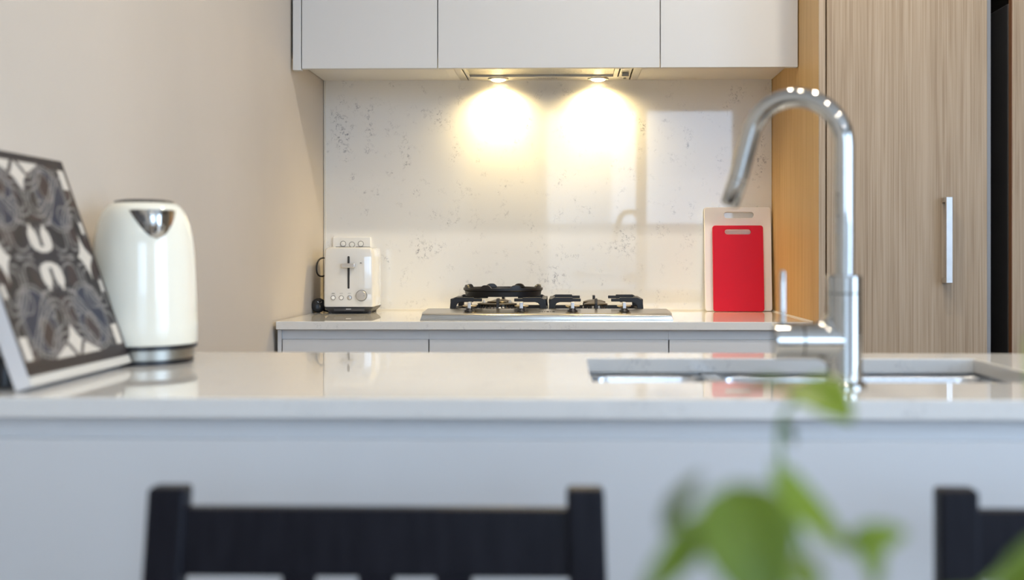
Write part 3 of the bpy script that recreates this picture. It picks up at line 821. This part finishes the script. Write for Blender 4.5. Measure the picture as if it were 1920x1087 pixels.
# cord, plug
pts = []
for (px, py, Y) in ((612, 484, 3.235), (603, 484, 3.215), (597, 489, 3.20), (593.8, 499, 3.19), (594.5, 511, 3.19), (599, 517, 3.20), (606, 517.5, 3.215), (616, 512, 3.235)):
    pts.append(at(px, py, Y))
def spline(pts, n=6):
    out = []
    for i in range(len(pts) - 1):
        p0_, p1_, p2_, p3_ = pts[max(i - 1, 0)], pts[i], pts[i + 1], pts[min(i + 2, len(pts) - 1)]
        for k in range(n):
            u = k / n
            out.append(.5 * ((2 * p1_) + (p2_ - p0_) * u + (2 * p0_ - 5 * p1_ + 4 * p2_ - p3_) * u * u + (3 * p1_ - p0_ - 3 * p2_ + p3_) * u ** 3))
    return out + [pts[-1]]
MB().tube(spline(pts), .0024, 12).build('cord', M_black, t, smooth=True)
c0 = at(597, 571, 3.16)
b = MB().lathe([(.0005, -.012), (.013, -.011), (.0195, -.006), (.0205, 0), (.019, .008), (.012, .014), (.0005, .015)], (0, 0, 0), 32, axis='y')
pr = Matrix.Rotation(math.radians(24), 4, 'Z') @ Matrix.Rotation(math.radians(-12), 4, 'X')
b.v = [Vector((c0.x, 3.163, CT + .0208)) + pr @ v for v in b.v]
pg = b.build('plug', M_black, t, smooth=True)
for (dx, dz, an) in ((-.004, .006, 35), (.004, .006, -35), (0, -.006, 90)):
    b = MB().box(-.0028, .0028, -.018, -.008, -.0008, .0008)
    mt = pr @ Matrix.Translation((dx, 0, dz)) @ Matrix.Rotation(math.radians(an), 4, 'Y')
    b.v = [Vector((c0.x, 3.163, CT + .0208)) + mt @ v for v in b.v]
    b.build('pin', M_chrome, pg)
cp = [Vector((c0.x + .012, 3.168, CT + .008)), Vector((c0.x + .03, 3.16, CT + .0045)), Vector((cxm - .01, 3.155, CT + .0035)), Vector((cxm + .04, 3.16, CT + .0035)), Vector((cxm + .05, 3.2, CT + .0035)), Vector((cxm, 3.23, CT + .0035))]
MB().tube(spline(cp), .0032, 10).build('cord', M_black, t, smooth=True)

# ------------------------------------------------------------------ cutting boards
def board(name, m, w, h, th, r, slot, xb, yb, lean, label, roll=0.0):
    cu = bpy.data.curves.new('outline', 'CURVE'); cu.dimensions = '2D'; cu.fill_mode = 'BOTH'; cu.extrude = th / 2 - .0012; cu.bevel_depth = .0012; cu.bevel_resolution = 2; cu.offset = -.0012
    for loop in (rrect(w, h, r, 8, 0, h / 2), list(reversed(rrect(*slot)))):
        s = cu.splines.new('POLY'); s.points.add(len(loop) - 1); s.use_cyclic_u = True
        for q, (u, v) in zip(s.points, loop): q.co = (u, v, 0, 1)
    ob = bpy.data.objects.new('outline', cu); COL.objects.link(ob); bpy.context.view_layer.update()
    me = bpy.data.meshes.new_from_object(ob.evaluated_get(bpy.context.evaluated_depsgraph_get()))
    bpy.data.objects.remove(ob)
    me.name = name
    # stand the sheet up: u -> x, v -> z, thickness -> y, resting with its lower back edge on the worktop
    for v in me.vertices: v.co = (v.co.x, v.co.z, v.co.y)
    me.flip_normals()
    me.materials.clear(); me.materials.append(m)
    o = bpy.data.objects.new(name, me); COL.objects.link(o)
    o.location = (xb, yb, CT + .0003 + th / 2 * math.sin(lean)); o.rotation_euler = (-lean, roll, 0)
    return tag(o, label, 'cutting board')
yb1 = 3.262
xl_, xr_ = ax(1323.5, yb1), ax(1449, yb1)
board('cutting_board', M_wboard, xr_ - xl_, .303, .010, .008, (.086, .0175, .0086, 6, .004, .280), (xl_ + xr_) / 2 - .002, yb1, math.atan2(.028, .303),
      'large white plastic cutting board leaning behind the red one')
yb2 = 3.2385
xl_, xr_ = ax(1339, yb2), ax(1434.5, yb2)
board('cutting_board', M_red, xr_ - xl_, .2495, .008, .008, (.076, .0150, .0074, 6, .000, .231), (xl_ + xr_) / 2 - .002, yb2, math.atan2(.028, .25) - .012,
      'smaller red plastic cutting board leaning against the white one')

# ------------------------------------------------------------------ kettle
KY = 1.702; KX = ax(270.5, KY)
t = thing('electric_kettle', (KX, KY, CT), 'cream electric kettle with a chrome pouring lip on a steel base', 'kettle')
MB().lathe([(.071, 0), (.0725, .001), (.0725, .006), (.071, .0065)], (KX, KY, CT), 64).build('foot_ring', M_black, t, smooth=True)
MB().lathe([(.0715, .0065), (.0735, .0075), (.0738, .0215), (.073, .0225)], (KX, KY, CT), 64).build('power_base', M_ksteel, t, smooth=True)
MB().lathe([(.0735, .0225), (.0780, .0235), (.0780, .0285), (.077, .0290)], (KX, KY, CT), 64).build('lower_band', M_black, t, smooth=True)
kp = [(.0775, .0292), (.0788, .032), (.0785, .06), (.0772, .10), (.0755, .14), (.0738, .17), (.0715, .19), (.0680, .209), (.0630, .223), (.0565, .2345), (.0500, .2405), (.0455, .2425)]
bd = MB().lathe(kp, (KX, KY, CT), 72).build('body', M_cream, t, smooth=True)
MB().lathe([(.0440, .2427), (.0430, .2452), (.030, .2478), (.0005, .2485)], (KX, KY, CT), 56).build('lid', M_black, t, smooth=True)
def kr(z):
    for (r0, z0), (r1, z1) in zip(kp, kp[1:]):
        if z0 <= z <= z1: return r0 + (r1 - r0) * (z - z0) / (z1 - z0)
    return kp[-1][0]
PH = math.radians(-90 + 35)
vs = []; fs = []; ns, nt = 16, 12
for j in range(nt + 1):
    v = j / nt; zz = .2305 - .043 * v
    hw = .036 * (1 - v) ** .58 + .0006
    for i in range(ns + 1):
        s_ = -1 + 2 * i / ns
        rad = kr(zz) + .0004 + .016 * (1 - abs(s_) ** 1.6) * (1 - v) ** .8
        a = PH + s_ * hw / kr(zz)
        vs.append((KX + rad * math.cos(a), KY + rad * math.sin(a), CT + zz))
for j in range(nt):
    for i in range(ns): fs.append((j * (ns + 1) + i, j * (ns + 1) + i + 1, (j + 1) * (ns + 1) + i + 1, (j + 1) * (ns + 1) + i))
o0 = len(vs)
for i in range(ns + 1):                                   # closing top of the lip
    s_ = -1 + 2 * i / ns; a = PH + s_ * .036 / kr(.2305); rad = kr(.2305) - .006
    vs.append((KX + rad * math.cos(a), KY + rad * math.sin(a), CT + .2305))
for i in range(ns): fs.append((i, i + 1, o0 + i + 1, o0 + i))
MB().add(vs, fs).build('pouring_lip', M_chrome, t, smooth=True)
HD = Vector((-math.cos(PH), -math.sin(PH), 0))
base = Vector((KX, KY, CT))
hp = [base + HD * r_ + Vector((0, 0, z_)) for r_, z_ in ((.045, .236), (.07, .238), (.095, .228), (.106, .20), (.108, .16), (.104, .115), (.095, .08), (.072, .065))]
MB().tube(spline(hp), .0105, 16).build('handle', M_cream, t, smooth=True)

# ------------------------------------------------------------------ patterned tile leaning on the left wall
TY_a, TY_b = 1.318, 1.622
XB = -0.6365
lean = math.radians(19.4)
TS = .310
th = .021
upv = Vector((-math.sin(lean), 0, math.cos(lean)))        # up along the face
nrm = Vector((math.cos(lean), 0, math.sin(lean)))          # out of the face
alv = Vector((0.0, 1, 0))
Ln = TY_b - TY_a
# lower back edge touches the worktop: face lower edge is lifted by the lean
f0 = Vector((XB, TY_a, CT + th * math.sin(lean) * 1.0 + .0003))
t = thing('patterned_tile', (XB - .03, (TY_a + TY_b) / 2, CT), 'square black and cream scroll-patterned panel leaning against the left wall', 'decorative panel')
b = MB().add([f0 + alv * u + upv * v - nrm * w for w in (.0002, th) for v in (0, TS) for u in (0, Ln)],
             [(0, 1, 3, 2), (4, 6, 7, 5), (0, 4, 5, 1), (1, 5, 7, 3), (3, 7, 6, 2), (2, 6, 4, 0)])
b.build('backing', M_canvas, t, bevel=.0012)
N = 230
uu, vv = np.meshgrid(np.linspace(0, 1, N + 1), np.linspace(0, 1, N + 1))
A = np.abs(uu - .5) * 2; B = np.abs(vv - .524) / .439 * .925
colr = np.zeros((N + 1, N + 1, 3)); colr[:] = (.030, .026, .026)
cream = np.array((.60, .56, .50)); grey = np.array((.25, .235, .225)); navy = np.array((.030, .034, .054)); brown = np.array((.050, .034, .031))
def put(mask, c):
    colr[mask] = c
wv = np.sin(uu * 21) * np.sin(vv * 17)
put(wv > .35, brown)
put((np.hypot((A - .50) / .30, (B - .58) / .30) < 1), navy)
put((np.hypot((A - .42) / .13, (B - .70) / .15) < 1), brown)
# cream grounds at the middle of the upper and lower border
CRM = lambda: colr[:, :, 0] > .4
put((B > .78) & (B < .93) & (A < .46 - (.93 - B) * 2.4), cream)
put((np.abs(A) / .20 + np.abs(B - .79) / .20 < 1), np.array((.035, .028, .03)))
put((np.abs(A) / .145) ** .8 + (np.abs(B - .79) / .165) ** .8 < 1, cream)
# cream grounds at the side edges
put((A > .86) & (B < .30) & (A > .86 + B * .1), brown)
put((np.abs(A - .78) / .17) ** .62 + (np.abs(B) / .26) ** .62 < 1, cream)
put((np.abs(A - .93) < .035) & (np.abs(B - .30) < .06), cream)
# centre: four petals
put((np.abs(A) < .36) & (B < .36) & (np.hypot(A / .36, B / .36) < 1), np.array((.035, .030, .032)))
pet = (np.hypot((A - .118) / .088, (B - .175) / .11) < 1) | ((A < .185) & (B > .045) & (B < .165) & (np.hypot(A / .19, (B - .165) / .125) < 1) & ((A > .032) | (B < .10))) | ((np.abs(A - .125) < .022) & (B > .2) & (B < .315))
put(pet, cream)
# corner blocks
put((A > .82) & (A < .955) & (B > .70) & (B < .90), cream)
# scroll lines
def ring(ca, cb, ra, rb, w, lo=-9, hi=9):
    d = np.hypot((A - ca) / ra, (B - cb) / rb); ang = np.degrees(np.arctan2(B - cb, A - ca))
    put((np.abs(d - 1) * min(ra, rb) < w) & (ang > lo * 20) & (ang < hi * 20), grey)
for (ca, cb, ra, rb) in ((.50, .58, .31, .33), (.50, .58, .27, .29), (.44, .70, .12, .15), (.64, .40, .13, .11), (.26, .44, .09, .12)):
    ring(ca, cb, ra, rb, .0065)
F = np.sin(7.5 * A + 2.2 * np.sin(5.5 * B)) + np.cos(8.0 * B + 2.0 * np.sin(6.0 * A))
gy, gx = np.gradient(F, 1 / N); G = np.hypot(gx, gy) + .6
for lv_ in (-.85, .15, 1.05):
    put((np.abs(F - lv_) / G < .0036) & ~CRM() & (B < .9) & (np.hypot(A, B) > .25), grey)
    put((np.abs(F - lv_ - .2) / G < .0018) & ~CRM() & (B < .9) & (np.hypot(A, B) > .25), grey * .5)
# borders
put(B > .925, np.array((.034, .027, .027))); put(vv < .085, np.array((.034, .027, .027))); put(A > .965, np.array((.034, .025, .024)))
put(vv < .036, np.array((.62, .60, .55)))
me = bpy.data.meshes.new('printed_face')
org = ORG[t.name]
vs = [tuple(f0 + alv * (Ln * float(uu[j, i])) + upv * (TS * float(vv[j, i])) + nrm * .0003 - org) for j in range(N + 1) for i in range(N + 1)]
fs = [(j * (N + 1) + i, j * (N + 1) + i + 1, (j + 1) * (N + 1) + i + 1, (j + 1) * (N + 1) + i) for j in range(N) for i in range(N)]
me.from_pydata(vs, [], fs)
ca_ = me.color_attributes.new('print', 'FLOAT_COLOR', 'POINT')
buf = np.ones(((N + 1) ** 2, 4), dtype=np.float32); buf[:, :3] = colr.reshape(-1, 3)
ca_.data.foreach_set('color', buf.ravel())
M_print = mat('scroll_print', (.1, .1, .1), 0.45, spec=0.22)
an = nd(M_print, 'ShaderNodeAttribute'); an.attribute_name = 'print'
lk(M_print, an.outputs['Color'], bsdf(M_print).inputs['Base Color'])
me.materials.append(M_print)
o = bpy.data.objects.new('printed_face', me); COL.objects.link(o); o.parent = t
# small black stand tucked behind the panel
t = thing('panel_stand', (-.69, 1.36, CT), 'small black stand tucked between the scroll-patterned panel and the wall', 'stand')
MB().lathe([(.013, 0), (.015, .002), (.015, .02), (.012, .032), (.006, .037), (.0005, .038)], (-.6945, 1.372, CT + .0002), 24).build('foot', M_black, t, smooth=True)
MB().tube([(-.6945, 1.372, CT + .03), (-.704, 1.40, CT + .05), (-.709, 1.45, CT + .06)], .005, 12).build('arm', M_black, t, smooth=True)

# ------------------------------------------------------------------ dining chairs (backs toward the island)
def chair(dx, rotz, label):
    YS = 0.985
    xl0, xl1, xr0, xr1 = ax(275, YS), ax(351, YS), ax(1065, YS), ax(1133, YS)
    xl1 = xl0 + .0345; xr0 = xr1 - .0335
    zp = at(300, 915, YS).z
    cx = (xl0 + xr1) / 2
    t = thing('dining_chair', (cx, .80, 0), label, 'chair', 'black dining chairs')
    dep = .024
    lean_t = .030                                          # back leans over its height
    def post(x0, x1, out):
        b = MB(); vs = []
        for (z, yo, xo) in ((0, .03, 0.004 * out), (.45, -.045, .012 * out), (zp, 0, 0)):
            vs += [(x0 + xo, YS + yo, z), (x1 + xo, YS + yo, z), (x1 + xo, YS + yo + dep, z), (x0 + xo, YS + yo + dep, z)]
        fs = [(3, 2, 1, 0), (8, 9, 10, 11)] + [(4 * k + i, 4 * k + (i + 1) % 4, 4 * k + 4 + (i + 1) % 4, 4 * k + 4 + i) for k in (0, 1) for i in range(4)]
        b.add(vs, fs).build('leg', M_chair, t, bevel=.004, bseg=3)
    post(xl0, xl1, -1); post(xr0, xr1, 1)
    zr1 = at(700, 956, YS).z; zr0 = at(700, 1080.5, YS).z
    yb = YS + .004
    sl = lambda z: -.045 * (zp - z) / (zp - .45)
    def leanbox(name, x0, x1, z0, z1, d, y=.005):
        vs = [(x, YS + y + sl(z) + w, z) for z in (z0, z1) for w in (0, d) for x in (x0, x1)]
        return MB().add(vs, [(0, 2, 3, 1), (4, 5, 7, 6), (0, 1, 5, 4), (1, 3, 7, 5), (3, 2, 6, 7), (2, 0, 4, 6)]).build(name, M_chair, t, bevel=.002)
    leanbox('top_rail', xl1 - .003, xr0 + .003, zr0, zr1, .016)
    leanbox('lower_rail', xl1 - .008, xr0 + .008, .55, .585, .016)
    for (a, c) in ((527, 590), (670, 738), (816, 884)):
        leanbox('slat', ax(a, YS), ax(c, YS), .583, zr0 + .002, .010, .008)
    box('seat', M_chair, (xl0 - .012, xr1 + .012, .56, YS - .042, .445, .47), t, bevel=.008, bseg=3)
    for x0 in (xl0 - .006, xr1 - .029):
        box('leg', M_chair, (x0, x0 + .035, .575, .61, 0, .445), t, bevel=.003)
    b = MB().box(xl0 + .02, xr1 - .02, .58, .60, .39, .444).box(xl0 + .02, xr1 - .02, .925, .942, .39, .444)
    b.box(xl0, xl0 + .02, .611, .925, .39, .444).box(xr1 - .02, xr1, .611, .925, .39, .444)
    b.build('apron', M_chair, t)
    t.location.x += dx; t.rotation_euler.z = rotz
    return t
chair(0, 0, 'black slat-back dining chair in front of the kettle side of the island')
chair((1759.5 - 275) * .985 / FPX, math.radians(-1.0), 'black dining chair beside the leafy plant, in front of the sink')

# ------------------------------------------------------------------ dining table and plant
t = thing('dining_table', (.4, .2, 0), 'oak dining table carrying the leafy plant', 'table')
box('tabletop', M_table, (-.45, 1.35, -.42, .555, .70, .74), t, bevel=.004)
for x_ in (-.40, 1.23):
    for y_ in (-.37, .44):
        box('leg', M_table, (x_, x_ + .07, y_, y_ + .07, 0, .70), t, bevel=.003)
PX, PY = .125, .50
t = thing('potted_plant', (PX, PY, .74), 'leafy green herb plant with heart-shaped leaves on the dining table', 'plant')
MB().lathe([(.035, 0), (.04, .002), (.05, .085), (.053, .09), (.049, .09), (.046, .075)], (PX, PY, .7402), 40).build('pot', M_terra, t, smooth=True)
MB().lathe([(.0465, .072), (.02, .076), (.0005, .077)], (PX, PY, .7402), 32).build('soil', M_soil, t, smooth=True)
def leaf(p0, p1, wid, face, m, sag=.006, fold=.25, heart=.75):
    p0, p1, face = Vector(p0), Vector(p1), Vector(face)
    d = p1 - p0; L = d.length; dn = d.normalized()
    sd = dn.cross(face).normalized(); up = sd.cross(dn).normalized()
    vs = []; fs = []; nl, nw = 14, 8
    for i in range(nl + 1):
        u = i / nl
        hw = wid / 2 * (math.sin(PI * min(1, u ** heart)) ** .8 if 0 < u < 1 else 0) + .0004
        for j in range(nw + 1):
            s_ = -1 + 2 * j / nw
            off = up * (sag * math.sin(PI * u) + fold * hw * abs(s_) ** 1.5 - .0004 * math.cos(j * 3 + i * 1.3))
            vs.append(p0 + d * u + sd * (s_ * hw) + off)
    for i in range(nl):
        for j in range(nw): fs.append((i * (nw + 1) + j, i * (nw + 1) + j + 1, (i + 1) * (nw + 1) + j + 1, (i + 1) * (nw + 1) + j))
    o = MB().add(vs, fs).build('leaf', m, t, smooth=True)
    md = o.modifiers.new('so', 'SOLIDIFY'); md.thickness = .0004
    return o
def stem(pts, r=.0016):
    MB().tube(spline([Vector(p) for p in pts]), r, 8).build('stem', M_stem, t, smooth=True)
rt = Vector((PX, PY, .812))
Yn, Ym, Yf = .42, .46, .60
cf = (0.1, -.9, .5)
# tall rear shoot with the top leaf
stem([rt + Vector((.01, .01, 0)), at(1475, 1085, .56), at(1470, 930, .60), at(1462, 800, .61), at(1500, 738, .61)], .0015)
leaf(at(1488, 722, .60), at(1598, 792, .57), .029, (0.15, -.75, .65), M_leafb, sag=.003)
leaf(at(1490, 730, .60), at(1378, 742, .62), .0100, (-.1, -.5, .9), M_leafd)
leaf(at(1462, 800, .61), at(1488, 836, .60), .006, cf, M_leafd)
# big drooping leaf
stem([rt, at(1440, 1150, .45), at(1400, 1000, .42), at(1395, 930, .42)], .0014)
leaf(at(1372, 905, Yn), at(1440, 1160, .40), .036, (-.05, -.95, .35), M_leaf, sag=.004, heart=.7)
# left leaf, hanging to the lower left
stem([rt, at(1390, 1130, .45), at(1345, 985, .43), at(1260, 985, .43)], .0018)
leaf(at(1330, 962, .43), at(1195, 1130, .41), .013, (.2, -.9, .3), M_leaf, sag=.002)
leaf(at(1250, 1000, .44), at(1315, 885, .47), .011, (-.6, -.75, .2), M_leafd, sag=.002)
# right drooping stem and leaf tip
stem([rt, at(1520, 1110, .48), at(1500, 1000, .48), at(1462, 890, .48)], .0010)
leaf(at(1448, 868, .47), at(1600, 1040, .45), .013, (.3, -.9, .3), M_leafb, sag=-.004)
stem([rt, at(1640, 1120, .47), at(1642, 1040, .46)], .0016)
leaf(at(1592, 1018, .46), at(1700, 998, .46), .012, cf, M_leafb, sag=.001)
leaf(at(1622, 1000, .46), at(1644, 1100, .45), .009, cf, M_leafb, sag=.001)
leaf(at(1470, 1050, .42), at(1530, 1140, .40), .014, (.2, -.9, .3), M_leaf)
# sprays at the right
stem([rt, at(1700, 1180, .45), at(1850, 1110, .42), at(1905, 1050, .41)], .0014)
leaf(at(1880, 1120, .42), at(1990, 985, .42), .016, (.1, -.9, .4), M_leaf)
stem([rt, at(1760, 1200, .5), at(1990, 950, .52), at(1970, 760, .54)], .0014)
leaf(at(1955, 770, .54), at(1928, 630, .54), .018, cf, M_leafb)
for (a_, r_, zz) in ((.3, .05, .86), (1.4, .06, .87), (2.4, .05, .855), (3.6, .055, .87), (4.6, .05, .86), (5.5, .06, .875)):
    e = Vector((PX + r_ * math.cos(a_), PY + r_ * math.sin(a_), zz))
    stem([rt, rt.lerp(e, .6) + Vector((0, 0, .015)), e], .0012)
    leaf(e, e + Vector((.04 * math.cos(a_), .04 * math.sin(a_), -.012)), .028, (0, 0, 1), M_leaf)

# ------------------------------------------------------------------ ceiling downlights
for i, (x, y, lb) in enumerate(((.14, 2.02, 'warm ceiling downlight over the aisle beside the toaster'), (.74, 2.02, 'warm ceiling downlight over the aisle by the pantry'), (.15, 1.45, 'warm ceiling downlight over the island by the beige wall'), (.55, 1.45, 'warm ceiling downlight over the island sink'),
                                (.42, .35, 'warm ceiling downlight over the dining table'), (1.2, .35, 'warm ceiling downlight over the table end'),
                                (.0, -1.3, 'warm ceiling downlight by the balcony curtain'), (1.2, -1.3, 'warm ceiling downlight by the balcony frame'))):
    t = thing('ceiling_downlight', (x, y, ZT - .006), lb, 'light', 'ceiling downlights')
    MB().lathe([(.034, .0), (.045, 0), (.047, .003), (.047, .0058), (.034, .0058)], (x, y, ZT - .006), 32, caps=False).build('trim_ring', M_plate, t, smooth=True)
    MB().lathe([(.0005, .003), (.0335, .003), (.0335, .0055)], (x, y, ZT - .006), 32).build('lens', M_dl, t)
    l = bpy.data.lights.new('downlight', 'SPOT'); l.energy = 20 if y > 2 else 5 if y > 1 else 9; l.color = (1.0, .91, .77); l.spot_size = math.radians(158); l.spot_blend = .7; l.shadow_soft_size = .045
    lo = bpy.data.objects.new('downlight', l); lo.location = (x, y, ZT - .012); COL.objects.link(lo)
